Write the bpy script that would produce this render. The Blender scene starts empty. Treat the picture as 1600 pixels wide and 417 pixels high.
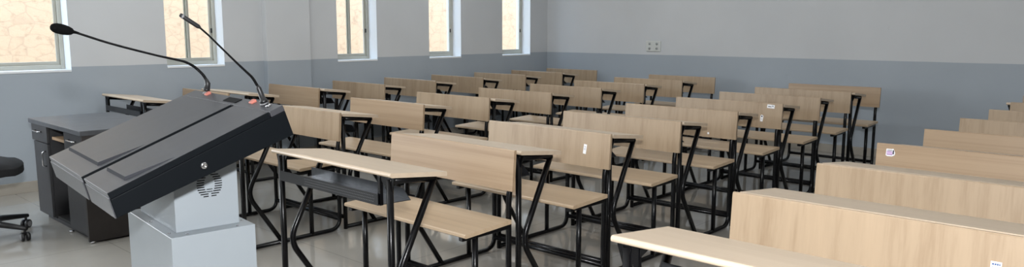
import bpy, bmesh, math, random
from mathutils import Vector, Matrix
random.seed(7)
sc = bpy.context.scene
COL = sc.collection
PI = math.pi

# ------------------------------------------------------------------ helpers
def lin(c):
    out = []
    for v in c[:3]:
        v /= 255.0
        out.append(v / 12.92 if v <= 0.04045 else ((v + 0.055) / 1.055) ** 2.4)
    return tuple(out) + (1.0,)

class NT:
    """small wrapper around a node tree"""
    def __init__(self, mat):
        mat.use_nodes = True
        self.t = mat.node_tree
        self.t.nodes.clear()
    def n(self, kind, **kw):
        nd = self.t.nodes.new(kind)
        for k, v in kw.items():
            if k in nd.inputs: nd.inputs[k].default_value = v
            else: setattr(nd, k, v)
        return nd
    def l(self, a, b): self.t.links.new(a, b)

def ramp(nd, stops):
    cr = nd.color_ramp
    while len(cr.elements) > 1: cr.elements.remove(cr.elements[-1])
    cr.elements[0].position = stops[0][0]; cr.elements[0].color = stops[0][1]
    for p, c in stops[1:]:
        e = cr.elements.new(p); e.color = c

def simple(name, rgb, rough=0.5, metal=0.0, spec=0.5, var=0.06, vscale=9.0, bump=0.0, bscale=200.0, stretch=(1, 1, 1)):
    m = bpy.data.materials.new(name); w = NT(m)
    out = w.n('ShaderNodeOutputMaterial'); b = w.n('ShaderNodeBsdfPrincipled')
    b.inputs['Roughness'].default_value = rough; b.inputs['Metallic'].default_value = metal
    b.inputs['Specular IOR Level'].default_value = spec
    tc = w.n('ShaderNodeTexCoord'); mp = w.n('ShaderNodeMapping'); mp.inputs['Scale'].default_value = stretch
    w.l(tc.outputs['Object'], mp.inputs['Vector'])
    nz = w.n('ShaderNodeTexNoise', Scale=vscale, Detail=4.0); w.l(mp.outputs[0], nz.inputs['Vector'])
    r = w.n('ShaderNodeValToRGB'); c = lin(rgb)
    ramp(r, [(0.3, tuple(min(1, v * (1 - var)) for v in c[:3]) + (1,)), (0.7, tuple(min(1, v * (1 + var)) for v in c[:3]) + (1,))])
    w.l(nz.outputs['Fac'], r.inputs['Fac']); w.l(r.outputs['Color'], b.inputs['Base Color'])
    if bump:
        n2 = w.n('ShaderNodeTexNoise', Scale=bscale, Detail=2.0); w.l(mp.outputs[0], n2.inputs['Vector'])
        bp = w.n('ShaderNodeBump', Strength=bump, Distance=0.002); w.l(n2.outputs['Fac'], bp.inputs['Height'])
        w.l(bp.outputs['Normal'], b.inputs['Normal'])
    w.l(b.outputs[0], out.inputs[0])
    return m

def wood(name, light, dark, axis, rough=0.38):
    """laminate with grain running along one object axis"""
    m = bpy.data.materials.new(name); w = NT(m)
    out = w.n('ShaderNodeOutputMaterial'); b = w.n('ShaderNodeBsdfPrincipled')
    b.inputs['Roughness'].default_value = rough
    tc = w.n('ShaderNodeTexCoord'); oi = w.n('ShaderNodeObjectInfo')
    ad = w.n('ShaderNodeVectorMath'); ad.operation = 'ADD'
    mu = w.n('ShaderNodeVectorMath'); mu.operation = 'SCALE'; mu.inputs[0].default_value = (7.3, 3.1, 5.7)
    w.l(oi.outputs['Random'], mu.inputs['Scale']); w.l(mu.outputs[0], ad.inputs[1]); w.l(tc.outputs['Object'], ad.inputs[0])
    def streak(s_across, s_along, detail):
        mp = w.n('ShaderNodeMapping'); s = [s_across] * 3; s[axis] = s_along
        mp.inputs['Scale'].default_value = s; w.l(ad.outputs[0], mp.inputs['Vector'])
        nz = w.n('ShaderNodeTexNoise', Scale=1.0, Detail=detail, Roughness=0.6, Distortion=0.35); w.l(mp.outputs[0], nz.inputs['Vector'])
        return nz
    n1 = streak(26, 0.55, 3.0); n2 = streak(170, 1.6, 3.0); n3 = streak(6, 0.3, 1.0)
    a1 = w.n('ShaderNodeMath'); a1.operation = 'MULTIPLY_ADD'; w.l(n2.outputs['Fac'], a1.inputs[0]); a1.inputs[1].default_value = 0.45; w.l(n1.outputs['Fac'], a1.inputs[2])
    a2 = w.n('ShaderNodeMath'); a2.operation = 'MULTIPLY_ADD'; w.l(n3.outputs['Fac'], a2.inputs[0]); a2.inputs[1].default_value = 0.35; w.l(a1.outputs[0], a2.inputs[2])
    mr = w.n('ShaderNodeMapRange'); mr.inputs['From Min'].default_value = 0.56; mr.inputs['From Max'].default_value = 1.26
    w.l(a2.outputs[0], mr.inputs['Value'])
    r = w.n('ShaderNodeValToRGB'); ramp(r, [(0.0, lin(dark)), (0.55, lin(light)), (1.0, tuple(min(1, v * 1.07) for v in lin(light)[:3]) + (1,))])
    w.l(mr.outputs[0], r.inputs['Fac']); w.l(r.outputs['Color'], b.inputs['Base Color']); w.l(b.outputs[0], out.inputs[0])
    return m

def bx(bm, x0, x1, y0, y1, z0, z1, bev=0.0, mi=0, seg=2):
    t = bmesh.new()
    vs = [t.verts.new(p) for p in ((x0, y0, z0), (x1, y0, z0), (x1, y1, z0), (x0, y1, z0), (x0, y0, z1), (x1, y0, z1), (x1, y1, z1), (x0, y1, z1))]
    for f in ((0, 3, 2, 1), (4, 5, 6, 7), (0, 1, 5, 4), (1, 2, 6, 5), (2, 3, 7, 6), (3, 0, 4, 7)): t.faces.new([vs[i] for i in f])
    if bev: bmesh.ops.bevel(t, geom=t.edges[:], offset=bev, segments=seg, affect='EDGES', profile=0.5)
    merge(bm, t, mi)

def merge(bm, t, mi=0, mat=None):
    if mat is not None: bmesh.ops.transform(t, matrix=mat, verts=t.verts[:])
    mp = {v: bm.verts.new(v.co) for v in t.verts}
    for f in t.faces:
        try:
            nf = bm.faces.new([mp[v] for v in f.verts]); nf.material_index = mi; nf.smooth = f.smooth
        except ValueError: pass
    t.free()

def prism(bm, pts, axis, a0, a1, bev=0.0, mi=0, seg=2):
    """extrude a polygon (two coordinates) along axis 0 (x), 1 (y) or 2 (z)"""
    t = bmesh.new()
    def P(p, a):
        return (a, p[0], p[1]) if axis == 0 else ((p[0], a, p[1]) if axis == 1 else (p[0], p[1], a))
    A = [t.verts.new(P(p, a0)) for p in pts]; B = [t.verts.new(P(p, a1)) for p in pts]
    t.faces.new(A); t.faces.new(B[::-1]); n = len(pts)
    for i in range(n): t.faces.new((A[i], B[i], B[(i + 1) % n], A[(i + 1) % n]))
    bmesh.ops.recalc_face_normals(t, faces=t.faces[:])
    if bev: bmesh.ops.bevel(t, geom=t.edges[:], offset=bev, segments=seg, affect='EDGES', profile=0.5)
    merge(bm, t, mi)

def tube(bm, pts, r, n=10, mi=0, radii=None, cap=True):
    pts = [Vector(p) for p in pts]
    dirs = []
    for i in range(len(pts)):
        a = pts[max(i - 1, 0)]; b = pts[min(i + 1, len(pts) - 1)]
        d = (b - a); dirs.append(d.normalized() if d.length > 1e-9 else Vector((0, 0, 1)))
    up = Vector((0, 0, 1)) if abs(dirs[0].z) < 0.9 else Vector((1, 0, 0))
    u = dirs[0].cross(up).normalized()
    rings = []
    for i, p in enumerate(pts):
        u = (u - dirs[i] * u.dot(dirs[i])).normalized(); v = dirs[i].cross(u)
        rr = radii[i] if radii else r
        rings.append([bm.verts.new(p + (u * math.cos(2 * PI * k / n) + v * math.sin(2 * PI * k / n)) * rr) for k in range(n)])
    for a, b in zip(rings, rings[1:]):
        for k in range(n):
            f = bm.faces.new((a[k], a[(k + 1) % n], b[(k + 1) % n], b[k])); f.smooth = True; f.material_index = mi
    if cap:
        f = bm.faces.new(rings[0][::-1]); f.material_index = mi
        f = bm.faces.new(rings[-1]); f.material_index = mi

def fillet(pts, r, seg=6):
    """round the inner corners of a polyline"""
    pts = [Vector(p) for p in pts]; out = [pts[0]]
    for i in range(1, len(pts) - 1):
        a, b, c = pts[i - 1], pts[i], pts[i + 1]
        d1 = (a - b); d2 = (c - b)
        t = min(r, d1.length * 0.45, d2.length * 0.45)
        p0 = b + d1.normalized() * t; p1 = b + d2.normalized() * t
        for k in range(seg + 1):
            s = k / seg
            out.append(p0 * (1 - s) ** 2 + b * 2 * s * (1 - s) + p1 * s ** 2)
    out.append(pts[-1]); return out

def smooth_path(pts, sub=5):
    pts = [Vector(p) for p in pts]; out = []
    for i in range(len(pts) - 1):
        p0 = pts[max(i - 1, 0)]; p1 = pts[i]; p2 = pts[i + 1]; p3 = pts[min(i + 2, len(pts) - 1)]
        for k in range(sub):
            t = k / sub
            out.append(0.5 * ((2 * p1) + (p2 - p0) * t + (2 * p0 - 5 * p1 + 4 * p2 - p3) * t * t + (3 * p1 - p0 - 3 * p2 + p3) * t ** 3))
    out.append(pts[-1]); return out

def lathe(bm, prof, n=20, mi=0, mat=None):
    """prof: list of (radius, z)"""
    t = bmesh.new(); rings = []
    for r, z in prof:
        if r < 1e-6: rings.append([t.verts.new((0, 0, z))])
        else: rings.append([t.verts.new((r * math.cos(2 * PI * k / n), r * math.sin(2 * PI * k / n), z)) for k in range(n)])
    for a, b in zip(rings, rings[1:]):
        for k in range(n):
            k2 = (k + 1) % n
            if len(a) == 1 and len(b) == 1: continue
            if len(a) == 1: f = t.faces.new((a[0], b[k2], b[k]))
            elif len(b) == 1: f = t.faces.new((a[k], a[k2], b[0]))
            else: f = t.faces.new((a[k], a[k2], b[k2], b[k]))
            f.smooth = True
    for rg, fl in ((rings[0], True), (rings[-1], False)):
        if len(rg) > 1: t.faces.new(rg[::-1] if fl else rg)
    bmesh.ops.recalc_face_normals(t, faces=t.faces[:])
    merge(bm, t, mi, mat)

def obj(name, bm, mats, parent=None, loc=None):
    me = bpy.data.meshes.new(name); bmesh.ops.recalc_face_normals(bm, faces=bm.faces[:]); bm.to_mesh(me); bm.free()
    for m in (mats if isinstance(mats, (list, tuple)) else [mats]): me.materials.append(m)
    o = bpy.data.objects.new(name, me); COL.objects.link(o)
    if parent: o.parent = parent
    if loc: o.location = loc
    return o

def thing(name, label, cat, loc=(0, 0, 0), rz=0.0, group=None):
    o = bpy.data.objects.new(name, None); COL.objects.link(o); o.empty_display_size = 0.1
    o.location = loc; o.rotation_euler = (0, 0, rz); o['label'] = label; o['category'] = cat
    if group: o['group'] = group
    return o

def struct(name, bm, mats, parent=None):
    o = obj(name, bm, mats, parent)
    if not parent: o['kind'] = 'structure'
    return o

def copy_tree(o, parent=None):
    c = o.copy(); COL.objects.link(c)
    if parent: c.parent = parent
    for ch in list(o.children): copy_tree(ch, c)
    return c

# ------------------------------------------------------------------ measured layout
CAM_H, YAW, PITCH, ROLL, F = 1.2852, 0.7466, 0.1367, 0.0009, 1173.9
WX, DY = -6.83, 8.104            # window wall, back wall
XR_ROOM, YF, ZC = 3.0, -2.6, 3.3
DADO = 0.984

# ------------------------------------------------------------------ materials
def wall_mat(name, axis, plane):
    m = bpy.data.materials.new(name); w = NT(m)
    out = w.n('ShaderNodeOutputMaterial'); b = w.n('ShaderNodeBsdfPrincipled')
    b.inputs['Specular IOR Level'].default_value = 0.35
    g = w.n('ShaderNodeNewGeometry'); s = w.n('ShaderNodeSeparateXYZ'); w.l(g.outputs['Position'], s.inputs[0])
    nz = w.n('ShaderNodeTexNoise', Scale=1.4, Detail=5.0); w.l(g.outputs['Position'], nz.inputs['Vector'])
    wob = w.n('ShaderNodeTexNoise', Scale=2.2, Detail=3.0); w.l(g.outputs['Position'], wob.inputs['Vector'])
    zz = w.n('ShaderNodeMath'); zz.operation = 'MULTIPLY_ADD'; w.l(wob.outputs['Fac'], zz.inputs[0]); zz.inputs[1].default_value = 0.007; w.l(s.outputs['Z'], zz.inputs[2])
    lt = w.n('ShaderNodeMath'); lt.operation = 'LESS_THAN'; w.l(zz.outputs[0], lt.inputs[0]); lt.inputs[1].default_value = DADO + 0.0035
    front = w.n('ShaderNodeMath'); front.operation = 'GREATER_THAN' if axis == 'X' else 'LESS_THAN'
    w.l(s.outputs[axis], front.inputs[0]); front.inputs[1].default_value = plane
    f = w.n('ShaderNodeMath'); f.operation = 'MULTIPLY'; w.l(lt.outputs[0], f.inputs[0]); w.l(front.outputs[0], f.inputs[1])
    up = w.n('ShaderNodeValToRGB'); ramp(up, [(0.3, lin((198, 200, 202))), (0.7, lin((204, 206, 208)))])
    dn = w.n('ShaderNodeValToRGB'); ramp(dn, [(0.3, lin((160, 168, 176))), (0.7, lin((166, 174, 182)))])
    w.l(nz.outputs['Fac'], up.inputs['Fac'])
    if axis == 'X':        # window reveals take a brighter white than the wall face
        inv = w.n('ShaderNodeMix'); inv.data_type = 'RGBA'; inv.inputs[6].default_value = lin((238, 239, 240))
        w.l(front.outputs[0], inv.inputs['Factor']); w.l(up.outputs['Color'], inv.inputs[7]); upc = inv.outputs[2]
    else: upc = up.outputs['Color']
    w.l(nz.outputs['Fac'], dn.inputs['Fac'])
    # faint hand-rubbed scuffs of their own shape
    sp = w.n('ShaderNodeTexNoise', Scale=7.0, Detail=6.0, Roughness=0.7); w.l(g.outputs['Position'], sp.inputs['Vector'])
    sr = w.n('ShaderNodeValToRGB'); ramp(sr, [(0.68, (1, 1, 1, 1)), (0.8, (0.9, 0.89, 0.88, 1))]); w.l(sp.outputs['Fac'], sr.inputs['Fac'])
    mx = w.n('ShaderNodeMix'); mx.data_type = 'RGBA'
    w.l(f.outputs[0], mx.inputs['Factor']); w.l(upc, mx.inputs[6]); w.l(dn.outputs['Color'], mx.inputs[7])
    ml = w.n('ShaderNodeMix'); ml.data_type = 'RGBA'; ml.blend_type = 'MULTIPLY'; ml.inputs['Factor'].default_value = 1.0
    w.l(mx.outputs[2], ml.inputs[6]); w.l(sr.outputs['Color'], ml.inputs[7]); w.l(ml.outputs[2], b.inputs['Base Color'])
    ro = w.n('ShaderNodeMapRange'); w.l(f.outputs[0], ro.inputs['Value']); ro.inputs['To Min'].default_value = 0.7; ro.inputs['To Max'].default_value = 0.42
    w.l(ro.outputs[0], b.inputs['Roughness'])
    w.l(b.outputs[0], out.inputs[0]); return m

M = {}
M['wall_left'] = wall_mat('paint_window_wall', 'X', WX - 0.004)
M['wall_back'] = wall_mat('paint_back_wall', 'Y', DY + 0.004)
M['white_wall'] = simple('white_paint', (225, 224, 222), 0.8, var=0.02)
M['ceil'] = simple('ceiling_paint', (232, 232, 230), 0.85, var=0.02)
M['alu'] = simple('aluminium_frame', (186, 184, 173), 0.4, 0.35, var=0.04)
M['sill'] = simple('white_sill', (228, 230, 232), 0.55, var=0.03)
M['black_plastic'] = simple('black_plastic', (22, 22, 24), 0.45, var=0.1)
M['frame'] = simple('black_enamel_tube', (8, 8, 10), 0.27, spec=0.3, var=0.15, vscale=30)
M['tray'] = simple('black_tray_sheet', (14, 15, 18), 0.3, 0.0, spec=0.4, var=0.15)
M['tray_in'] = simple('grey_tray_sheet', (70, 72, 75), 0.3, 0.75, var=0.12, vscale=14, stretch=(3, 1, 1))
M['wood_v'] = wood('laminate_grain_upright', (168, 147, 122), (148, 126, 101), 2)
M['wood_h'] = wood('laminate_grain_long', (168, 144, 117), (149, 124, 98), 0)
M['wood_seat'] = wood('laminate_seat_board', (196, 172, 143), (180, 155, 126), 0)
M['wood_top'] = wood('laminate_desk_top', (199, 180, 157), (192, 171, 147), 0, 0.42)
M['edge'] = simple('pale_edge_band', (196, 187, 166), 0.5, var=0.05, vscale=40)
M['lect_white'] = simple('lectern_powder_coat', (140, 147, 152), 0.38, var=0.02, bump=0.05, bscale=400)
M['lect_dark'] = simple('lectern_dark_shell', (14, 17, 20), 0.5, spec=0.06, var=0.06)
M['lect_lid'] = simple('lectern_lid_film', (50, 51, 56), 0.4, spec=0.8, var=0.1, vscale=6, bump=0.05, bscale=40, stretch=(4, 0.6, 4))
M['lect_step'] = simple('lectern_step_edge', (52, 53, 57), 0.85, spec=0.1)
M['groove'] = simple('deep_black', (6, 6, 8), 0.7, spec=0.1)
M['steel'] = simple('polished_steel', (200, 200, 202), 0.18, 1.0, var=0.03)
M['red'] = simple('orange_red_plastic', (182, 108, 94), 0.45, var=0.05)
M['foam'] = simple('black_foam', (13, 13, 14), 0.95, spec=0.1, var=0.2, vscale=150, bump=0.6, bscale=500)
M['desk_top_grey'] = simple('dark_grey_laminate', (74, 76, 80), 0.4, var=0.14, vscale=14)
M['desk_body'] = simple('charcoal_panel', (50, 50, 52), 0.5, var=0.1, vscale=20)
M['desk_side'] = simple('dark_brown_panel', (48, 43, 41), 0.55, var=0.1, vscale=20)
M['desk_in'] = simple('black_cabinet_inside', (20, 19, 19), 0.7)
M['chair_fab'] = simple('black_chair_fabric', (20, 20, 22), 0.9, var=0.2, vscale=120, bump=0.3, bscale=600)
M['tyre'] = simple('grey_caster_rim', (120, 120, 122), 0.5)
M['socket'] = simple('ivory_socket_plate', (205, 207, 203), 0.4, var=0.02)
M['socket_dark'] = simple('grey_socket_pits', (152, 156, 155), 0.5)
M['paper'] = simple('white_paper', (238, 238, 240), 0.6, var=0.02)
M['ink_grey'] = simple('grey_print', (150, 152, 162), 0.6)
M['ink_dark'] = simple('dark_print', (60, 55, 70), 0.6)
M['ink_blue'] = simple('blue_print', (70, 95, 140), 0.6)
M['ink_purple'] = simple('purple_print', (150, 90, 165), 0.5)
M['ink_lilac'] = simple('lilac_print', (206, 176, 216), 0.5)

def floor_mat():
    m = bpy.data.materials.new('polished_floor_tile'); w = NT(m)
    out = w.n('ShaderNodeOutputMaterial'); b = w.n('ShaderNodeBsdfPrincipled')
    tc = w.n('ShaderNodeTexCoord')
    br = w.n('ShaderNodeTexBrick', offset=0.0, squash=1.0)
    br.inputs['Scale'].default_value = 1.0; br.inputs['Brick Width'].default_value = 0.8; br.inputs['Row Height'].default_value = 0.8
    br.inputs['Mortar Size'].default_value = 0.0022; br.inputs['Mortar Smooth'].default_value = 0.2
    br.inputs['Color1'].default_value = lin((153, 149, 142)); br.inputs['Color2'].default_value = lin((157, 153, 146)); br.inputs['Mortar'].default_value = lin((124, 121, 114))
    w.l(tc.outputs['Object'], br.inputs['Vector'])
    nz = w.n('ShaderNodeTexNoise', Scale=2.2, Detail=6.0, Distortion=0.6); w.l(tc.outputs['Object'], nz.inputs['Vector'])
    r = w.n('ShaderNodeValToRGB'); ramp(r, [(0.3, (0.93, 0.93, 0.93, 1)), (0.7, (1.04, 1.04, 1.03, 1))]); w.l(nz.outputs['Fac'], r.inputs['Fac'])
    ml = w.n('ShaderNodeMix'); ml.data_type = 'RGBA'; ml.blend_type = 'MULTIPLY'; ml.inputs['Factor'].default_value = 1.0
    w.l(br.outputs['Color'], ml.inputs[6]); w.l(r.outputs['Color'], ml.inputs[7]); w.l(ml.outputs[2], b.inputs['Base Color'])
    rr = w.n('ShaderNodeMapRange'); w.l(nz.outputs['Fac'], rr.inputs['Value']); rr.inputs['To Min'].default_value = 0.05; rr.inputs['To Max'].default_value = 0.11
    w.l(rr.outputs[0], b.inputs['Roughness']); b.inputs['Specular IOR Level'].default_value = 0.6
    w.l(b.outputs[0], out.inputs[0]); return m
M['floor'] = floor_mat()
M['skirting'] = simple('skirting_tile', (160, 154, 144), 0.25, var=0.06)

def stone_mat():
    m = bpy.data.materials.new('cut_stone_facing'); w = NT(m)
    out = w.n('ShaderNodeOutputMaterial'); b = w.n('ShaderNodeBsdfPrincipled'); b.inputs['Roughness'].default_value = 0.9
    tc = w.n('ShaderNodeTexCoord'); mp = w.n('ShaderNodeMapping'); mp.inputs['Scale'].default_value = (1, 6.5, 10.5)
    dn = w.n('ShaderNodeTexNoise', Scale=3.0, Detail=3.0); w.l(tc.outputs['Object'], dn.inputs['Vector'])
    mx = w.n('ShaderNodeMix'); mx.data_type = 'VECTOR'; mx.inputs['Factor'].default_value = 0.14
    w.l(tc.outputs['Object'], mx.inputs[4]); w.l(dn.outputs['Color'], mx.inputs[5]); w.l(mx.outputs[1], mp.inputs['Vector'])
    vo = w.n('ShaderNodeTexVoronoi', feature='DISTANCE_TO_EDGE', Scale=1.0, Randomness=0.8); w.l(mp.outputs[0], vo.inputs['Vector'])
    r1 = w.n('ShaderNodeValToRGB'); ramp(r1, [(0.0, lin((188, 157, 130))), (0.05, lin((204, 172, 142))), (1.0, lin((206, 175, 145)))]); w.l(vo.outputs['Distance'], r1.inputs['Fac'])
    nz = w.n('ShaderNodeTexNoise', Scale=9.0, Detail=8.0, Roughness=0.75); w.l(tc.outputs['Object'], nz.inputs['Vector'])
    r2 = w.n('ShaderNodeValToRGB'); ramp(r2, [(0.36, (0.82, 0.78, 0.76, 1)), (0.47, (1, 1, 1, 1)), (0.75, (1.04, 1.02, 1.0, 1))]); w.l(nz.outputs['Fac'], r2.inputs['Fac'])
    ml = w.n('ShaderNodeMix'); ml.data_type = 'RGBA'; ml.blend_type = 'MULTIPLY'; ml.inputs['Factor'].default_value = 1.0
    w.l(r1.outputs['Color'], ml.inputs[6]); w.l(r2.outputs['Color'], ml.inputs[7]); w.l(ml.outputs[2], b.inputs['Base Color'])
    bp = w.n('ShaderNodeBump', Strength=0.4, Distance=0.02); w.l(nz.outputs['Fac'], bp.inputs['Height']); w.l(bp.outputs['Normal'], b.inputs['Normal'])
    w.l(b.outputs[0], out.inputs[0]); return m
M['stone'] = stone_mat()

def glass_mat():
    m = bpy.data.materials.new('window_glass'); w = NT(m)
    out = w.n('ShaderNodeOutputMaterial'); tr = w.n('ShaderNodeBsdfTransparent'); gl = w.n('ShaderNodeBsdfGlossy')
    tr.inputs['Color'].default_value = (0.95, 0.97, 0.96, 1); gl.inputs['Roughness'].default_value = 0.02
    mx = w.n('ShaderNodeMixShader'); mx.inputs[0].default_value = 0.05
    w.l(tr.outputs[0], mx.inputs[1]); w.l(gl.outputs[0], mx.inputs[2]); w.l(mx.outputs[0], out.inputs[0]); return m
M['glass'] = glass_mat()

# ------------------------------------------------------------------ room shell
WT = 0.26                                   # window wall thickness
WINS = [(0.70, 2.075), (2.848, 3.385), (4.645, 5.168), (5.931, 6.451), (7.193, 7.746), (-1.66, -0.14)]  # last opening is unseen, added to hold the front-left fill lamp
WZ0, WZ1 = 0.945, 2.25
bm = bmesh.new()
bx(bm, WX - WT, XR_ROOM + 0.2, YF - 0.2, DY + 0.2, -0.2, 0.0)
struct('floor', bm, M['floor'])
bm = bmesh.new(); bx(bm, WX - WT, XR_ROOM + 0.2, YF - 0.2, DY + 0.2, ZC, ZC + 0.25); struct('ceiling', bm, M['ceil'])
bm = bmesh.new()
bx(bm, WX - WT, WX, YF - 0.2, DY + 0.2, 0, WZ0); bx(bm, WX - WT, WX, YF - 0.2, DY + 0.2, WZ1, ZC)
ys = [YF - 0.2] + [v for w_ in sorted(WINS) for v in w_] + [DY + 0.2]
bx(bm, WX - WT, WX, DY + 0.2, 21.0, 0, ZC + 0.25)          # unseen length beyond the room, added to block sky from the stone wall
for i in range(0, len(ys), 2): bx(bm, WX - WT, WX, ys[i], ys[i + 1], WZ0, WZ1)
bmesh.ops.remove_doubles(bm, verts=bm.verts[:], dist=1e-5)
struct('wall_left', bm, M['wall_left'])
bm = bmesh.new(); bx(bm, WX, XR_ROOM + 0.2, DY, DY + 0.2, 0, ZC); struct('wall_back', bm, M['wall_back'])
bm = bmesh.new(); bx(bm, XR_ROOM, XR_ROOM + 0.2, YF, DY, 0, ZC); struct('wall_right', bm, M['white_wall'])
bm = bmesh.new(); bx(bm, WX, XR_ROOM, YF - 0.2, YF, 0, ZC); struct('wall_front', bm, M['white_wall'])
# pilaster on the window wall, slightly raised corner strip on the back wall
bm = bmesh.new(); bx(bm, WX, WX + 0.073, 3.785, 4.273, 0, ZC, 0.004); struct('trim_1', bm, M['wall_left'])
# skirtings
bm = bmesh.new()
bx(bm, WX, WX + 0.012, YF, 3.785, 0, 0.087, 0.002); bx(bm, WX + 0.073, WX + 0.085, 3.775, 4.283, 0, 0.087, 0.002); bx(bm, WX, WX + 0.012, 4.273, DY, 0, 0.087, 0.002)
struct('baseboard_left', bm, M['skirting'])
bm = bmesh.new(); bx(bm, WX + 0.012, XR_ROOM, DY - 0.012, DY, 0, 0.087, 0.002); struct('baseboard_back', bm, M['skirting'])
# windows
for i, (a, b) in enumerate(WINS):
    bm = bmesh.new(); xf = WX - 0.15; d = 0.035; t = 0.03
    bx(bm, xf - d, xf, a, a + t, WZ0 + 0.018, WZ1, 0.003); bx(bm, xf - d, xf, b - t, b, WZ0 + 0.018, WZ1, 0.003)
    bx(bm, xf - d, xf, a + t, b - t, WZ0 + 0.018, WZ0 + 0.018 + 0.035, 0.003); bx(bm, xf - d, xf, a + t, b - t, WZ1 - t, WZ1, 0.003)
    win = struct('window_%d' % (i + 1), bm, M['alu'])
    mid = (a + b) / 2
    for k, (p, q_) in enumerate(((a + t, mid + 0.018), (mid - 0.018, b - t)) if i not in (3, 4) else ((a + t, b - t),)):
        s = bmesh.new(); x1 = xf - 0.001 - 0.017 * k; x0 = x1 - 0.016; st = 0.024
        z0 = WZ0 + 0.053; z1 = WZ1 - t
        bx(s, x0, x1, p, p + st, z0, z1, 0.002); bx(s, x0, x1, q_ - st, q_, z0, z1, 0.002)
        bx(s, x0, x1, p + st, q_ - st, z0, z0 + 0.028, 0.002); bx(s, x0, x1, p + st, q_ - st, z1 - 0.03, z1, 0.002)
        so = obj('sash', s, M['alu'], win)
        g = bmesh.new(); bx(g, x0 + 0.006, x0 + 0.010, p + st - 0.004, q_ - st + 0.004, z0 + 0.024, z1 - 0.026); obj('pane', g, M['glass'], so)
    s = bmesh.new(); bx(s, xf - 0.006, xf + 0.006, b - t - 0.02, b - t - 0.006, 1.255, 1.30, 0.003); obj('latch', s, M['black_plastic'], win)
    s = bmesh.new(); bx(s, xf - d, WX + 0.004, a + 0.0005, b - 0.0005, WZ0, WZ0 + 0.018, 0.002); obj('window_sill', s, M['sill'], win)
# outside
bm = bmesh.new(); bx(bm, -9.4, -9.1, -6, 22, -0.6, 3.1); o = struct('wall_outside', bm, M['stone'])
bm = bmesh.new(); bx(bm, -9.1, WX - WT, -6, 16, -0.7, -0.2); struct('ground_outside', bm, simple('concrete_path', (190, 182, 170), 0.9))

# ------------------------------------------------------------------ wall socket
sk = thing('wall_socket', 'small ivory socket plate with four pits on the back wall above the grey paint', 'socket', (-5.099, DY, 1.088))
bm = bmesh.new(); bx(bm, -0.106, 0.106, -0.011, 0, -0.064, 0.064, 0.004); obj('plate', bm, M['socket'], sk)
for dx in (-0.052, 0.052):
    for dz in (-0.028, 0.03):
        bm = bmesh.new(); lathe(bm, [(0.0, 0), (0.016, 0), (0.016, 0.003), (0.0, 0.003)], 14, 0, Matrix.Translation((dx, -0.0108, dz)) @ Matrix.Rotation(PI / 2, 4, 'X')); obj('socket_pit', bm, M['socket_dark'], sk)
bm = bmesh.new(); bx(bm, -0.02, 0.02, -0.0135, -0.0105, -0.03, 0.035, 0.001); obj('rocker', bm, M['socket'], sk)

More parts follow.
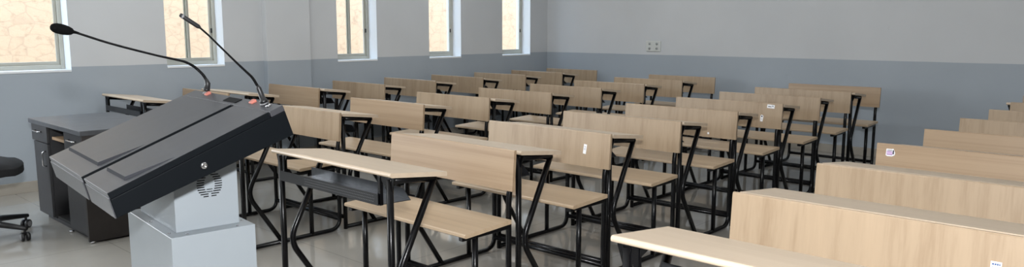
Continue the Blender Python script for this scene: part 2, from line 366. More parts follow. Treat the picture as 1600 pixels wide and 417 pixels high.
# ------------------------------------------------------------------ bench desks
L = 0.8564; H = L / 2; TR = 0.0137; XI = H - 0.0365
def side_x(s): return s * XI
def bench(vertical):
    root = thing('bench_desk', 'x', 'school desk')
    # desk top: bullnose front, falling towards the sitter
    zf, zb, yf, yb, th = 0.760, 0.7287, -0.674, -0.3916, 0.018
    sl = (zb - zf) / (yb - yf)
    bm = bmesh.new(); pts = []
    for k in range(7):
        a = PI / 2 + PI * k / 6; pts.append((yf + th / 2 + math.cos(a) * th / 2, zf - th / 2 + math.sin(a) * th / 2 + sl * th / 2))
    pts += [(yb, zb - th), (yb, zb)]
    prism(bm, pts, 0, -H, H)
    for f in bm.faces:
        if abs(f.normal.x) > 0.9 or f.normal.y > 0.9: f.material_index = 1
    obj('desk_top', bm, [M['wood_top'], M['edge']], root)
    # seat
    bm = bmesh.new(); prism(bm, [(-0.298, 0.4455), (-0.292, 0.4495), (-0.017, 0.4615), (-0.017, 0.4435), (-0.292, 0.4315), (-0.298, 0.436)], 0, -H, H)
    for f in bm.faces:
        if abs(f.normal.x) > 0.9: f.material_index = 1
    obj('seat', bm, [M['wood_seat'], M['edge']], root)
    # backrest, leaning back a little
    bm = bmesh.new(); prism(bm, [(-0.0126, 0.586), (0.0, 0.763), (0.004, 0.767), (0.012, 0.767), (0.0155, 0.763), (0.0035, 0.586)], 0, -H, H)
    for f in bm.faces:
        if abs(f.normal.x) > 0.9 or f.normal.z > 0.75: f.material_index = 1
    back = obj('backrest', bm, [M['wood_v'] if vertical else M['wood_h'], M['edge']], root)
    # metal frame, both ends
    for s in (-1, 1):
        x = side_x(s)
        bm = bmesh.new(); tube(bm, [(x, -0.648, 0.0), (x, -0.648, 0.732)], TR); obj('front_leg', bm, M['frame'], root)
        bm = bmesh.new()
        tube(bm, [(x, -0.655, 0.725), (x, -0.425, 0.702)], TR)
        obj('desk_arm', bm, M['frame'], root)
        bm = bmesh.new(); tube(bm, fillet([(x, -0.428, 0.706), (x, -0.622, 0.335), (x, -0.41, 0.012)], 0.07, 8), TR); obj('brace', bm, M['frame'], root)
        bm = bmesh.new(); tube(bm, fillet([(x, -0.648, 0.0145), (x, 0.003, 0.0145), (x, 0.003, 0.55), (x, 0.021, 0.63), (x, 0.0205, 0.7)], 0.075, 7), TR * 0.95)
        obj('base_rail', bm, M['frame'], root)
        bm = bmesh.new(); tube(bm, [(x, -0.205, 0.014), (x, -0.205, 0.43)], TR); obj('seat_leg', bm, M['frame'], root)
        bm = bmesh.new(); bx(bm, x - 0.013, x + 0.013, -0.288, 0.0, 0.413, 0.434, 0.003)
        obj('seat_arm', bm, M['frame'], root)
        bm = bmesh.new()
        for w_ in (-1, 1):
            e = 0.058 if w_ * s < 0 else 0.03
            prism(bm, [(x, 0.742), (x + w_ * e, 0.742), (x + w_ * e, 0.732), (x + w_ * 0.012, 0.68), (x, 0.68)], 1, -0.652, -0.644)
        obj('gusset', bm, M['frame'], root)
    for y, z, nm in ((0.003, 0.078, 'rear_rail'), (-0.648, 0.078, 'front_rail')):
        bm = bmesh.new(); tube(bm, [(-XI, y, z), (XI, y, z)], TR); obj(nm, bm, M['frame'], root)
    # book tray: perforated lip and a floor that slopes slightly to the sitter
    x0, x1 = -H + 0.052, H - 0.092
    bm = bmesh.new()
    prism(bm, [(-0.664, 0.622), (-0.661, 0.622), (-0.661, 0.6655), (-0.664, 0.6655)], 0, x0, x1)
    prism(bm, [(-0.661, 0.622), (-0.505, 0.617), (-0.505, 0.6195), (-0.661, 0.625)], 0, x0, x1, mi=1)
    prism(bm, [(x0, 0.617), (x1, 0.617), (x1 - 0.05, 0.660), (x0, 0.660)], 1, -0.505, -0.5025, mi=1)
    tray = obj('book_tray', bm, [M['tray'], M['tray_in']], root)
    bm = bmesh.new()
    nx = 46
    for r_ in range(3):
        for k in range(nx):
            xx = x0 + 0.2 + (x1 - x0 - 0.22) * (k + 0.5 * (r_ % 2)) / nx
            bx(bm, xx - 0.0012, xx + 0.0012, -0.6645, -0.6638, 0.634 + r_ * 0.011 - 0.0012, 0.634 + r_ * 0.011 + 0.0012)
    obj('perforations', bm, M['perf'], tray)
    bm = bmesh.new()
    for xx in (-XI, XI - 0.06): bx(bm, xx - 0.008 + (0.03 if xx < 0 else 0), xx + 0.008 + (0.03 if xx < 0 else 0), -0.655, -0.640, 0.6205 - 0.0005, 0.735, 0.001)
    obj('tray_hanger', bm, M['frame'], root)
    return root
M['perf'] = simple('perforation_dots', (120, 122, 126), 0.5)

POS = [
 [(-5.891, 2.934, -0.008), (-5.838, 3.756, 0.0056), (-5.792, 4.454, 0.01), (-5.844, 5.152, -0.008), (-5.854, 5.85, -0.01), (-5.844, 6.548, -0.0029), (-5.863, 7.246, -0.0062), (-5.849, 7.944, -0.0031)],
 [(-3.995, 2.717, -0.003), (-4.005, 3.415, 0.0095), (-4.046, 4.113, 0.0051), (-4.007, 4.811, 0.0001), (-4.003, 5.509, -0.0055), (-4.001, 6.207, -0.0025), (-4.009, 6.936, -0.0029), (-4.007, 7.641, 0.0001)],
 [(-2.183, 2.374, -0.008), (-2.177, 3.084, -0.0008), (-2.187, 3.785, 0.01), (-2.192, 4.5, 0.0061), (-2.195, 5.201, 0.0074), (-2.196, 5.907, -0.006), (-2.206, 6.611, -0.0047), (-2.183, 7.319, -0.002)],
 [(-0.239, 2.234, -0.0055), (-0.241, 2.96, 0.01), (-0.246, 3.694, -0.0039), (-0.221, 4.396, 0.01), (-0.208, 5.094, -0.0002), (-0.189, 5.792, -0.0001), (-0.185, 6.49, -0.0001), (-0.218, 7.21, 0.0)]]
# panels whose grain runs lengthwise in the photograph
LONG = {(0, 1), (0, 0), (1, 1), (2, 0), (2, 7), (3, 2), (3, 3)}
ORD = ['front', 'second', 'third', 'fourth', 'fifth', 'sixth', 'seventh', 'last']
COLN = ['column along the window wall', 'second column from the window wall', 'third column from the window wall', 'rightmost column']
GRP = ['bench desks along the window wall', 'bench desks of the second column', 'bench desks of the third column', 'bench desks of the rightmost column']
LAB = {
 (0, 0): 'pale wooden bench desk beside the dark teacher desk, front of the column by the windows',
 (1, 0): 'wooden bench desk half hidden behind the black lectern top, front of its column',
 (2, 0): 'pale wooden bench desk with open black book tray, nearest the white lectern post',
 (2, 1): 'wooden bench desk with a tall white paper strip stuck on its backrest',
 (2, 4): 'wooden bench desk with two small white stickers near its backrest corner',
 (3, 0): 'pale wooden bench desk in the bottom right foreground, nearest the viewer, rounded desk edge',
 (3, 2): 'wooden bench desk with a purple and white sticker on the backrest corner',
 (0, 7): 'small wooden bench desk in the far corner under the last window, last of its column',
 (2, 7): 'wooden bench desk with free end, last of the third column from the windows',
}
protoV = bench(True); protoH = bench(False)
used = set(); BENCH = {}
for c in range(4):
    for k in range(8):
        pr = protoH if (c, k) in LONG else protoV
        o = pr if pr.name not in used else copy_tree(pr)
        used.add(pr.name)
        x, y, rz = POS[c][k]
        rz *= 0.6
        # rotation measured about the middle of the unit
        cx, cy = x - H, y - 0.33
        off = Matrix.Rotation(rz, 2) @ Vector((0, 0.33))
        o.location = (cx + off.x, cy + off.y, 0); o.rotation_euler = (0, 0, rz)
        place = '%s of the %s' % (ORD[k], COLN[c]) if k in (0, 7) else '%s from front in the %s' % (ORD[k], COLN[c])
        o['label'] = LAB.get((c, k), 'wooden bench desk, ' + place)
        o['category'] = 'school desk'; o['group'] = GRP[c]
        BENCH[(c, k)] = o

def kid(root, prefix):
    return [ch for ch in root.children if ch.name.split('.')[0] == prefix][0]
def panel_y(z): return -0.0126 + (z - 0.586) / (0.763 - 0.586) * 0.0126
def sticker(key, x, z, w_, h, tilt, label, marks, outline=None):
    """paper stuck on a backrest: x from the panel centre, z height, marks are (x, z, w, h, material)"""
    back = kid(BENCH[key], 'backrest')
    ang = math.atan2(0.0126, 0.177)
    Mx = Matrix.Translation((x, panel_y(z) - 0.0004, z)) @ Matrix.Rotation(-ang, 4, 'X') @ Matrix.Rotation(tilt, 4, 'Y')
    bm = bmesh.new(); t = bmesh.new()
    pts = outline or [(-w_ / 2, -h / 2), (w_ / 2, -h / 2), (w_ / 2, h / 2), (-w_ / 2, h / 2)]
    prism(t, pts, 1, -0.0004, 0.0004); merge(bm, t, 0, Mx)
    mats = [M['paper']]
    for mxx, mz, mw, mh, mm in marks:
        t = bmesh.new(); bx(t, mxx - mw / 2, mxx + mw / 2, -0.0008, -0.0003, mz - mh / 2, mz + mh / 2)
        if mm not in mats: mats.append(mm)
        merge(bm, t, mats.index(mm), Mx)
    o = obj('sticker', bm, mats, back); o['label'] = label
    return o

# ------------------------------------------------------------------ lectern
LR = math.radians(-6)
LO = Vector((-1.872, 1.088, 0))          # foot of the top right corner of the console
lec = thing('lectern', 'white steel lectern with a tilted dark grey console top and round silver lock', 'lectern', LO, LR)
WS = 0.70
B = Vector((-0.452, 0.895)); C_ = Vector((0.0, 1.08)); Cb = Vector((0.03, 0.994)); Bb = Vector((-0.434, 0.830))
up = (C_ - B).normalized(); nrm = Vector((-up.y, up.x))          # along the slope / out of the slope
def sl(v, h=0.0):                                                # v metres up the slope from the low edge, h above it
    p = B + up * v + nrm * h; return (p.x, p.y)
LS = (C_ - B).length
lh = 0.018
bm = bmesh.new()
prism(bm, [sl(0.0, -lh), sl(LS, -lh), (C_.x, C_.y), sl(LS, 0)][:2] + [(Cb.x, Cb.y), (Bb.x, Bb.y)], 0, -WS, 0.0, 0.002)
obj('console_shell', bm, M['lect_dark'], lec)
gx = -0.256
for a, b in ((gx + 0.014, 0.0), (-WS, gx - 0.014)):
    bm = bmesh.new()
    prism(bm, [sl(0, -lh + 0.0005), sl(LS - 0.045, -lh + 0.0005), sl(LS - 0.045, 0), sl(0, 0)], 0, a, b, 0.0015)
    bm.normal_update()
    for f in bm.faces:
        if abs(f.normal.x) > 0.6: f.material_index = 1
    lid = obj('lid', bm, [M['lect_lid'], M['lect_dark']], lec)
    # raised finger grip near the low edge
    bm = bmesh.new(); m = 0.035
    t = bmesh.new()
    g0, g1, hh = 0.052, 0.20, 0.008
    A0 = [(a + m, *sl(g0, -0.001)), (b - m, *sl(g0, -0.001)), (b - m, *sl(g0 + 0.006, hh)), (a + m, *sl(g0 + 0.006, hh)), (b - m + 0.02, *sl(g1, -0.001)), (a + m - 0.02, *sl(g1, -0.001))]
    vs = [t.verts.new(p) for p in A0]
    for f in ((0, 1, 2, 3), (3, 2, 4, 5), (0, 3, 5), (1, 4, 2), (0, 5, 4, 1)): t.faces.new([vs[i] for i in f])
    bmesh.ops.recalc_face_normals(t, faces=t.faces[:]); t.faces.ensure_lookup_table(); top = t.faces[1]; top_n = top.normal.copy(); merge(bm, t)
    bm.normal_update()
    for f in bm.faces:
        if f.normal.dot(top_n) < 0.99: f.material_index = 1
    obj('finger_grip', bm, [M['lect_lid'], M['lect_step']], lid)
# low front plates below the lids
dn = (Bb - B)
for a, b in ((gx + 0.014, -0.001), (-WS + 0.001, gx - 0.014)):
    bm = bmesh.new()
    p0 = Vector(sl(0.0, -0.0145)); p1 = Bb
    of = Vector((-(p0 - p1).y, (p0 - p1).x)).normalized() * 0.003
    if of.x > 0: of = -of
    prism(bm, [tuple(p0), tuple(p1), tuple(p1 + of), tuple(p0 + of)], 0, a, b, 0.0008)
    obj('front_plate', bm, M['lect_lid'], lec)
# control strip along the high edge
bm = bmesh.new(); prism(bm, [sl(LS - 0.042, -lh + 0.0005), sl(LS, -lh + 0.0005), sl(LS, -0.001), sl(LS - 0.042, -0.001)], 0, -WS, 0.0, 0.0012)
strip = obj('control_strip', bm, M['lect_lid'], lec)
bm = bmesh.new(); prism(bm, [sl(LS - 0.032, -0.002), sl(LS - 0.008, -0.002), sl(LS - 0.008, 0.0012), sl(LS - 0.032, 0.0012)], 0, -0.365, -0.265, 0.0008)
obj('switch_panel', bm, M['groove'], strip)
for xs in (-0.545, -0.175):
    bm = bmesh.new(); prism(bm, [sl(LS - 0.022, -0.002), sl(LS - 0.004, -0.002), sl(LS - 0.004, 0.007), sl(LS - 0.022, 0.004)], 0, xs - 0.011, xs + 0.011, 0.002)
    obj('indicator', bm, M['red'], strip)['label'] = 'orange red tab beside a microphone foot'
bm = bmesh.new(); lathe(bm, [(0, -0.001), (0.008, -0.001), (0.008, 0.003), (0.005, 0.005), (0, 0.005)], 14, 0, Matrix.Translation((-0.055, *sl(LS - 0.018, 0))) @ Matrix.Rotation(math.atan2(up.y, up.x), 4, 'X')); obj('screw', bm, M['steel'], strip)
# silver lock on the side
bm = bmesh.new(); lathe(bm, [(0, 0), (0.0095, 0), (0.0095, 0.004), (0.007, 0.0065), (0.004, 0.007), (0.0035, 0.005), (0, 0.005)], 20, 0, Matrix.Translation((-0.0005, -0.221, 0.936)) @ Matrix.Rotation(PI / 2, 4, 'Y')); obj('lock', bm, M['steel'], lec)['label'] = 'round silver lock on the dark side'
# post and base cabinet
def under(y): return 0.830 + (y + 0.434) / 0.464 * 0.164
bm = bmesh.new(); prism(bm, [(-0.246, 0.722), (-0.067, 0.722), (-0.067, under(-0.067) - 0.001), (-0.246, under(-0.246) - 0.001)], 0, -0.52, -0.18, 0.0015); post = obj('post', bm, M['lect_white'], lec)
bm = bmesh.new()
for r_ in range(11):
    u = -1 + 2 * r_ / 10
    z = 0.848 + u * 0.034; hw = 0.036 * math.sqrt(max(0.0, 1 - (u * 0.86) ** 2)); inn = max(0.0, hw - 0.021)
    yc = -0.148
    for sgn in (-1, 1):
        a, b = (yc + sgn * (inn if abs(u) < 0.75 else 0.004), yc + sgn * hw)
        bx(bm, -0.1795, -0.1788, min(a, b), max(a, b), z - 0.0014, z + 0.0014)
for dz in (-0.004, -0.011): bx(bm, -0.1795, -0.1788, -0.157, -0.140, 0.838 + dz - 0.001, 0.838 + dz + 0.001)
obj('vent', bm, M['groove'], post)
bm = bmesh.new(); bx(bm, -0.56, -0.132, -0.274, -0.039, 0.0, 0.722, 0.002); base = obj('base_cabinet', bm, M['lect_white'], lec)
for xx, yy in ((-0.15, -0.225), (-0.15, -0.085), (-0.19, -0.262), (-0.36, -0.262), (-0.2, -0.052)):
    bm = bmesh.new(); lathe(bm, [(0, 0), (0.0045, 0), (0.0035, 0.002), (0, 0.0022)], 10, 0, Matrix.Translation((xx, yy, 0.7218))); obj('screw', bm, M['steel'], base)

# microphones (local coordinates of the lectern)
def mic_root(label, x, y, z):
    p = LO + Matrix.Rotation(LR, 3, 'Z') @ Vector((x, y, z))
    return thing('gooseneck_microphone', label, 'microphone', p, LR, 'gooseneck microphones on the lectern')
def shift(pts, o): return [tuple(Vector(p) - Vector(o)) for p in pts]
z0 = 1.0755
o0 = (-0.575, -0.006, z0 + 0.003)
m1 = mic_root('black gooseneck microphone with a fat foam tip, bent far to the left', *o0)
nk = [(-0.575, 0.001, 1.105), (-0.575, -0.012, 1.135), (-0.575, -0.038, 1.163), (-0.575, -0.067, 1.181), (-0.575, -0.097, 1.19), (-0.575, -0.145, 1.202), (-0.575, -0.201, 1.218), (-0.575, -0.255, 1.234), (-0.575, -0.307, 1.251), (-0.575, -0.366, 1.273), (-0.575, -0.388, 1.28)]
bm = bmesh.new(); tube(bm, shift([(-0.575, -0.006, z0 + 0.0068), (-0.575, -0.004, 1.09), (-0.575, -0.003, 1.091), (-0.575, 0.0, 1.108), (-0.575, -0.006, 1.124)], o0), 0.009, 14, radii=[0.0105, 0.0105, 0.0095, 0.009, 0.0058]); obj('connector', bm, M['black_plastic'], m1)
bm = bmesh.new(); lathe(bm, [(0, 0), (0.0115, 0), (0.0115, 0.003), (0, 0.003)], 16); r_ = obj('collar', bm, M['tyre'], m1, (0, 0, 0.0)); r_.rotation_euler = (0.389, 0, 0)
bm = bmesh.new(); sp = smooth_path(shift(nk, o0), 5)
rad = [0.0052 - 0.0016 * min(1, i / (len(sp) * 0.5)) for i in range(len(sp))]; tube(bm, sp, 0.003, 10, radii=rad); obj('gooseneck', bm, M['frame'], m1)
hd = Vector(nk[-1]) - Vector(o0); dirv = (Vector((-0.575, -0.439, 1.293)) - Vector((-0.575, -0.388, 1.280))).normalized()
bm = bmesh.new(); prof = [(0.003, -0.02), (0.005, -0.006), (0.0098, -0.001), (0.0132, 0.008), (0.0150, 0.019), (0.0156, 0.030), (0.0148, 0.040), (0.0124, 0.048), (0.0078, 0.054), (0.0, 0.0565)]
lathe(bm, prof, 20, 0, Matrix.Translation(hd) @ dirv.to_track_quat('Z', 'Y').to_matrix().to_4x4()); obj('windscreen', bm, M['foam'], m1)
o0 = (-0.095, -0.012, z0 + 0.0006)
m2 = mic_root('slim black gooseneck microphone with a thin capsule, on the right of the console', *o0)
bm = bmesh.new(); tube(bm, shift([(-0.095, -0.012, z0 + 0.0044), (-0.095, -0.014, 1.088), (-0.095, -0.0145, 1.089), (-0.095, -0.026, 1.122), (-0.095, -0.03, 1.13)], o0), 0.009, 14, radii=[0.011, 0.011, 0.0085, 0.007, 0.004]); obj('connector', bm, M['black_plastic'], m2)
bm = bmesh.new(); lathe(bm, [(0, 0), (0.0115, 0), (0.0115, 0.003), (0, 0.003)], 16); r_ = obj('collar', bm, M['tyre'], m2); r_.rotation_euler = (0.389, 0, 0)
nk = [(-0.095, -0.026, 1.122), (-0.095, -0.042, 1.151), (-0.095, -0.059, 1.169), (-0.095, -0.085, 1.195), (-0.095, -0.11, 1.221), (-0.095, -0.135, 1.247), (-0.095, -0.159, 1.272), (-0.095, -0.183, 1.294)]
bm = bmesh.new(); sp = smooth_path(shift(nk, o0), 5); rad = [0.0042 - 0.0016 * min(1, i / (len(sp) * 0.6)) for i in range(len(sp))]; tube(bm, sp, 0.003, 10, radii=rad); obj('gooseneck', bm, M['frame'], m2)
hd = Vector((-0.095, -0.182, 1.293)) - Vector(o0); dirv = (Vector((-0.095, -0.229, 1.326)) - Vector((-0.095, -0.182, 1.294))).normalized()
bm = bmesh.new(); lathe(bm, [(0.002, -0.006), (0.0055, 0.0), (0.0058, 0.004), (0.0058, 0.05), (0.0048, 0.056), (0.0, 0.0565)], 14, 0, Matrix.Translation(hd) @ dirv.to_track_quat('Z', 'Y').to_matrix().to_4x4())
cp = obj('capsule', bm, M['black_plastic'], m2)
bm = bmesh.new(); lathe(bm, [(0.0, 0.046), (0.0062, 0.046), (0.0062, 0.051), (0.0, 0.051)], 14, 0, Matrix.Translation(hd) @ dirv.to_track_quat('Z', 'Y').to_matrix().to_4x4()); obj('ring', bm, M['tyre'], cp)

# ------------------------------------------------------------------ teacher's desk
TX0, TX1, TY0, TY1, TZ = -5.87, -4.857, 1.49, 2.03, 0.69
td = thing('teacher_desk', 'dark grey teacher desk with drawers and a pull-out shelf by the window wall', 'desk', (TX0, TY0, 0))
W_ = TX1 - TX0; D_ = TY1 - TY0
bm = bmesh.new(); bx(bm, 0, W_, 0, D_, TZ - 0.03, TZ, 0.003); obj('table_top', bm, M['desk_top_grey'], td)
fy = 0.03
def handle(parent, x0, x1, y, z, vert=False):
    bm = bmesh.new()
    if vert: pts = [(x0, y, z - 0.05), (x0, y - 0.022, z - 0.045), (x0, y - 0.022, z + 0.045), (x0, y, z + 0.05)]
    else: pts = [(x0, y, z), (x0 + 0.004, y - 0.022, z), (x1 - 0.004, y - 0.022, z), (x1, y, z)]
    tube(bm, fillet(pts, 0.012, 4), 0.005, 8); obj('handle', bm, M['steel'], parent)
for nm, xa, xb in (('left', 0.045, 0.33), ('right', 0.67, W_ - 0.012)):
    bm = bmesh.new()
    if nm == 'left':
        # open carcass: sides, back, bottom
        bx(bm, xa, xa + 0.018, fy + 0.002, D_ - 0.02, 0.04, TZ - 0.03); bx(bm, xb - 0.018, xb, fy + 0.002, D_ - 0.02, 0.04, TZ - 0.03)
        bx(bm, xa + 0.018, xb - 0.018, D_ - 0.04, D_ - 0.02, 0.04, TZ - 0.03); bx(bm, xa + 0.018, xb - 0.018, fy + 0.002, D_ - 0.04, 0.04, 0.06)
    else:
        bx(bm, xa, xa + 0.018, fy + 0.002, D_ - 0.02, 0.04, TZ - 0.03); bx(bm, xb - 0.02, xb, fy - 0.016, D_ - 0.02, 0.012, TZ - 0.03, mi=1)
        bx(bm, xa + 0.018, xb - 0.02, D_ - 0.04, D_ - 0.02, 0.04, TZ - 0.03); bx(bm, xa + 0.018, xb - 0.02, fy + 0.002, D_ - 0.04, 0.04, 0.06)
    ped = obj('pedestal', bm, [M['desk_body'], M['desk_side']], td)
    bm = bmesh.new(); dx0 = xa - (0.035 if nm == 'left' else 0); bx(bm, dx0, xb - (0.0 if nm == 'left' else 0.021), fy - 0.016, fy + 0.001, 0.545, TZ - 0.033, 0.002)
    dr = obj('drawer', bm, M['desk_body'], td); handle(dr, (dx0 + xb) / 2 - 0.06, (dx0 + xb) / 2 + 0.06, fy - 0.016, 0.615)
    bm = bmesh.new(); bx(bm, xa, xb - (0.0 if nm == 'left' else 0.021), fy - 0.016, fy + 0.001, 0.05, 0.54, 0.002)
    dr = obj('door', bm, M['desk_body'], td); handle(dr, (xb - 0.045 if nm == 'left' else xa + 0.04), 0, fy - 0.016, 0.44, True)
bm = bmesh.new(); bx(bm, 0.06, W_ - 0.04, fy + 0.03, D_ - 0.05, 0.0, 0.04, 0.002); obj('plinth', bm, M['desk_body'], td)
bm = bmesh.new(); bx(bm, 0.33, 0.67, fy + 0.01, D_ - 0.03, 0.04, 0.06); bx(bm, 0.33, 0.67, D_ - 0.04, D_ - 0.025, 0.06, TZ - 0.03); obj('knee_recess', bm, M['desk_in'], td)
bm = bmesh.new(); bx(bm, 0.345, 0.655, fy + 0.01, D_ - 0.08, 0.572, 0.59, 0.001); obj('pull_out_shelf', bm, M['shelf'] if 'shelf' in M else simple('tan_board', (150, 124, 96), 0.5), td)
for xx in (W_ - 0.022, 0.62):
    bm = bmesh.new(); lathe(bm, [(0, 0), (0.012, 0), (0.016, 0.012), (0, 0.012)], 12); obj('foot', bm, M['steel'], td, (xx, fy + 0.005, 0.0))

# ------------------------------------------------------------------ office chair at the left edge
ch = thing('office_chair', 'black swivel office chair with casters cut by the left edge', 'chair', (-5.485, 1.065, 0), math.radians(-14))
bm = bmesh.new()
t = bmesh.new(); bmesh.ops.create_cube(t, size=1.0); bmesh.ops.subdivide_edges(t, edges=t.edges[:], cuts=5, use_grid_fill=True)
for v in t.verts:
    x, y, z = v.co * 2
    k = max(abs(x), abs(y)); r = math.hypot(x, y)
    if r > 1e-6:
        s_ = (k / r) ** 0.55; x *= s_; y *= s_
    edge = max(0, k - 0.55) / 0.45
    z2 = z * (1 - 0.5 * edge ** 2)
    v.co = (x * 0.29, y * 0.275, 0.446 + z2 * 0.046 - 0.012 * max(0, y) ** 2)
for f in t.faces: f.smooth = True
merge(bm, t); seat = obj('seat', bm, M['chair_fab'], ch)
bm = bmesh.new(); t = bmesh.new(); bmesh.ops.create_cube(t, size=1.0); bmesh.ops.subdivide_edges(t, edges=t.edges[:], cuts=5, use_grid_fill=True)
for v in t.verts:
    x, y, z = v.co * 2
    k = max(abs(x), abs(z)); r = math.hypot(x, z)
    if r > 1e-6: s_ = (k / r) ** 0.5; x *= s_; z *= s_
    v.co = (x * 0.22, -0.28 - 0.04 * z + 0.05 * x * x + y * 0.028 * (1 - 0.5 * max(0, k - 0.6) / 0.4), 0.81 + z * 0.24)
for f in t.faces: f.smooth = True
merge(bm, t); obj('backrest', bm, M['chair_fab'], ch)
bm = bmesh.new(); tube(bm, fillet([(0, -0.02, 0.39), (0, -0.33, 0.38), (0, -0.33, 0.60), (0, -0.315, 0.75)], 0.08, 6), 0.016); obj('back_support', bm, M['black_plastic'], ch)
bm = bmesh.new(); lathe(bm, [(0.03, 0.06), (0.034, 0.10), (0.025, 0.11), (0.025, 0.27), (0.016, 0.27), (0.016, 0.375)], 18); bx(bm, -0.09, 0.09, -0.10, 0.10, 0.375, 0.40, 0.008); obj('gas_lift', bm, M['black_plastic'], ch)
bm = bmesh.new(); tube(bm, fillet([(0.05, 0.02, 0.385), (0.2, 0.05, 0.372), (0.255, 0.07, 0.36)], 0.04, 4), 0.006, 8); tube(bm, [(0.24, 0.065, 0.362), (0.29, 0.075, 0.357)], 0.011, 10); obj('tilt_lever', bm, M['black_plastic'], ch)
for s in (-1, 1):
    bm = bmesh.new(); tube(bm, fillet([(s * 0.15, -0.03, 0.40), (s * 0.30, -0.03, 0.40), (s * 0.30, -0.06, 0.64)], 0.06, 5), 0.013); arm = obj('armrest', bm, M['black_plastic'], ch)
    bm = bmesh.new(); bx(bm, s * 0.30 - 0.032, s * 0.30 + 0.032, -0.17, 0.085, 0.632, 0.662, 0.012, seg=3); obj('arm_pad', bm, M['black_plastic'], arm)
a0 = math.atan2(1.256 - 1.065, -5.246 + 5.485) - math.radians(-14)
for k in range(5):
    a = a0 + 2 * PI * k / 5; ca, sa = math.cos(a), math.sin(a)
    bm = bmesh.new(); tube(bm, [(0.02 * ca, 0.02 * sa, 0.092), (0.16 * ca, 0.16 * sa, 0.1), (0.33 * ca, 0.33 * sa, 0.078)], 0.02, 10, radii=[0.026, 0.02, 0.013]); lg = obj('base_leg', bm, M['black_plastic'], ch)
    bm = bmesh.new(); tube(bm, [(0.315 * ca, 0.315 * sa, 0.09), (0.315 * ca, 0.315 * sa, 0.035)], 0.007, 8)
    bx_ = Matrix.Translation((0.315 * ca, 0.315 * sa, 0.0275)) @ Matrix.Rotation(a + 0.9 + k, 4, 'Z') @ Matrix.Rotation(PI / 2, 4, 'Y')
    for s in (-1, 1):
        lathe(bm, [(0, s * 0.006), (0.024, s * 0.006), (0.0275, s * 0.009), (0.0275, s * 0.021), (0.022, s * 0.025)], 18, 0, bx_)
        lathe(bm, [(0.0, s * 0.0255), (0.017, s * 0.0255), (0.021, s * 0.0245), (0.021, s * 0.020)], 18, 1, bx_)
    obj('caster', bm, [M['black_plastic'], M['tyre']], lg)

# ------------------------------------------------------------------ stickers
# third column: tall white strip on the second unit, small ones on the fifth; purple sticker and blue-lettered tag in the rightmost column
sticker((2, 1), H - 0.156, 0.676, 0.019, 0.05, 0.10, 'tall narrow white paper strip with grey print',
        [(0, 0.004, 0.010, 0.0015, M['ink_grey']), (0, 0.0, 0.010, 0.0015, M['ink_grey']), (0, -0.004, 0.010, 0.0015, M['ink_grey']), (0, 0.012, 0.009, 0.003, M['ink_grey'])])
sticker((2, 4), H - 0.147, 0.657, 0.024, 0.05, 0.05, 'white rounded paper tag with a grey dot',
        [(0.0, 0.012, 0.010, 0.010, M['ink_dark']), (0, -0.008, 0.012, 0.003, M['ink_grey'])], [(-0.009, -0.025), (0.009, -0.025), (0.011, 0.0), (0.011, 0.014), (0.006, 0.022), (-0.006, 0.022), (-0.011, 0.014), (-0.011, 0.0)])
sticker((2, 4), H - 0.085, 0.744, 0.055, 0.026, 0.06, 'small white label with dark print at the top edge',
        [(-0.008, -0.002, 0.025, 0.005, M['ink_dark']), (0.014, 0.003, 0.012, 0.008, M['ink_grey'])])
sticker((2, 3), H - 0.195, 0.612, 0.012, 0.012, 0.0, 'tiny white paper scrap', [])
SK = 0.72
sticker((3, 2), -H + 0.06, 0.729, 0.06, 0.05, 0.0, 'purple and white sticker with a white border',
        [(a * SK, b * SK, c * SK, d * SK, m_) for a, b, c, d, m_ in ((-0.004, -0.004, 0.034, 0.012, M['ink_lilac']), (-0.004, -0.014, 0.034, 0.005, M['ink_purple']), (-0.006, 0.005, 0.03, 0.004, M['ink_purple']), (0.018, 0.002, 0.008, 0.026, M['ink_dark']), (-0.004, 0.013, 0.03, 0.006, M['ink_grey']))],
        [(a * SK, b * SK) for a, b in ((-0.026, -0.021), (-0.016, -0.026), (0.012, -0.025), (0.027, -0.016), (0.029, 0.0), (0.022, 0.016), (0.016, 0.025), (0.008, 0.022), (-0.024, 0.022))])
sticker((3, 0), 0.31, 0.683, 0.025, 0.022, 0.0, 'white paper tag with blue lettering',
        [(-0.007, 0.004, 0.0045, 0.005, M['ink_blue']), (-0.0015, 0.004, 0.004, 0.005, M['ink_blue']), (0.0035, 0.004, 0.004, 0.005, M['ink_blue']), (0.008, 0.004, 0.003, 0.005, M['ink_blue']), (0, -0.004, 0.018, 0.0025, M['ink_grey'])])

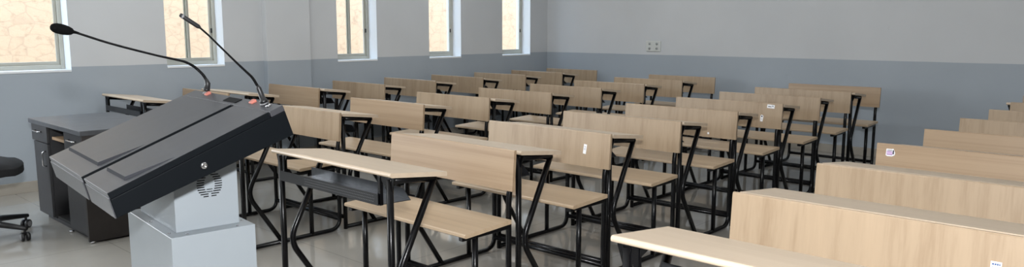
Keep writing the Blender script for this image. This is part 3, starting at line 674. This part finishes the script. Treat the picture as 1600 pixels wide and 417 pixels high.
# ------------------------------------------------------------------ light
w = bpy.data.worlds.new('sky'); sc.world = w; w.use_nodes = True
bg = w.node_tree.nodes['Background']; bg.inputs['Color'].default_value = (0.52, 0.72, 1.0, 1); bg.inputs['Strength'].default_value = 7.5
sun = bpy.data.lights.new('sun', 'SUN'); sun.energy = 3.0; sun.angle = 0.01; sun.color = (1.0, 0.94, 0.84)
so = bpy.data.objects.new('sun', sun); COL.objects.link(so)
so.rotation_euler = Vector((-0.55, 0.18, -0.82)).to_track_quat('-Z', 'Y').to_euler()
def area(name, loc, d, sx, sy, e, col=(1, 1, 1)):
    l = bpy.data.lights.new(name, 'AREA'); l.shape = 'RECTANGLE'; l.size = sx; l.size_y = sy; l.energy = e; l.color = col
    o = bpy.data.objects.new(name, l); COL.objects.link(o); o.location = loc; o.rotation_euler = Vector(d).to_track_quat('-Z', 'Y').to_euler(); return o
for x in (-5.0, -1.9, 1.2):  # unseen overhead fill added for ambient light, strongest near the windows
    for y in (-0.6, 2.6, 5.8):
        area('ceiling_lamp', (x, y, ZC - 0.03), (0, 0, -1), 1.2, 0.6, {-5.0: 25, -1.9: 10, 1.2: 1.5}[x], (0.92, 0.97, 1.0))
# fill lamp added in the unseen front window opening, tinted like daylight
area('window_daylight', (WX - 0.01, -0.9, 1.6), (1, 0, 0), 1.28, 1.48, 170, (0.9, 0.95, 1.0))

# ------------------------------------------------------------------ camera
cam = bpy.data.cameras.new('camera'); cam.sensor_width = 36.0; cam.sensor_fit = 'HORIZONTAL'; cam.lens = F * 36.0 / 1600.0
cam.clip_start = 0.05
co = bpy.data.objects.new('camera', cam); COL.objects.link(co); sc.camera = co
fw = Vector((-math.sin(YAW) * math.cos(PITCH), math.cos(YAW) * math.cos(PITCH), -math.sin(PITCH)))
rt = Vector((math.cos(YAW), math.sin(YAW), 0)); uu = rt.cross(fw)
r2 = rt * math.cos(ROLL) + uu * math.sin(ROLL); u2 = -rt * math.sin(ROLL) + uu * math.cos(ROLL)
mw = Matrix((r2, u2, -fw)).transposed().to_4x4(); mw.translation = (0, 0, CAM_H); co.matrix_world = mw
# flash on top of the camera
fl = bpy.data.lights.new('camera_flash', 'SPOT'); fl.energy = 405; fl.spot_size = math.radians(125); fl.spot_blend = 0.35; fl.shadow_soft_size = 0.05; fl.color = (0.97, 0.98, 1.0)
fo = bpy.data.objects.new('camera_flash', fl); COL.objects.link(fo); fo.location = Vector((0, 0, CAM_H + 0.28)); fo.rotation_euler = mw.to_euler()

sc.view_settings.view_transform = 'Standard'; sc.view_settings.look = 'None'; sc.view_settings.gamma = 1.0; sc.view_settings.use_curve_mapping = False
sc.view_settings.exposure = 0.0
sc.cycles.max_bounces = 8; sc.cycles.diffuse_bounces = 4; sc.cycles.caustics_reflective = False; sc.cycles.caustics_refractive = False
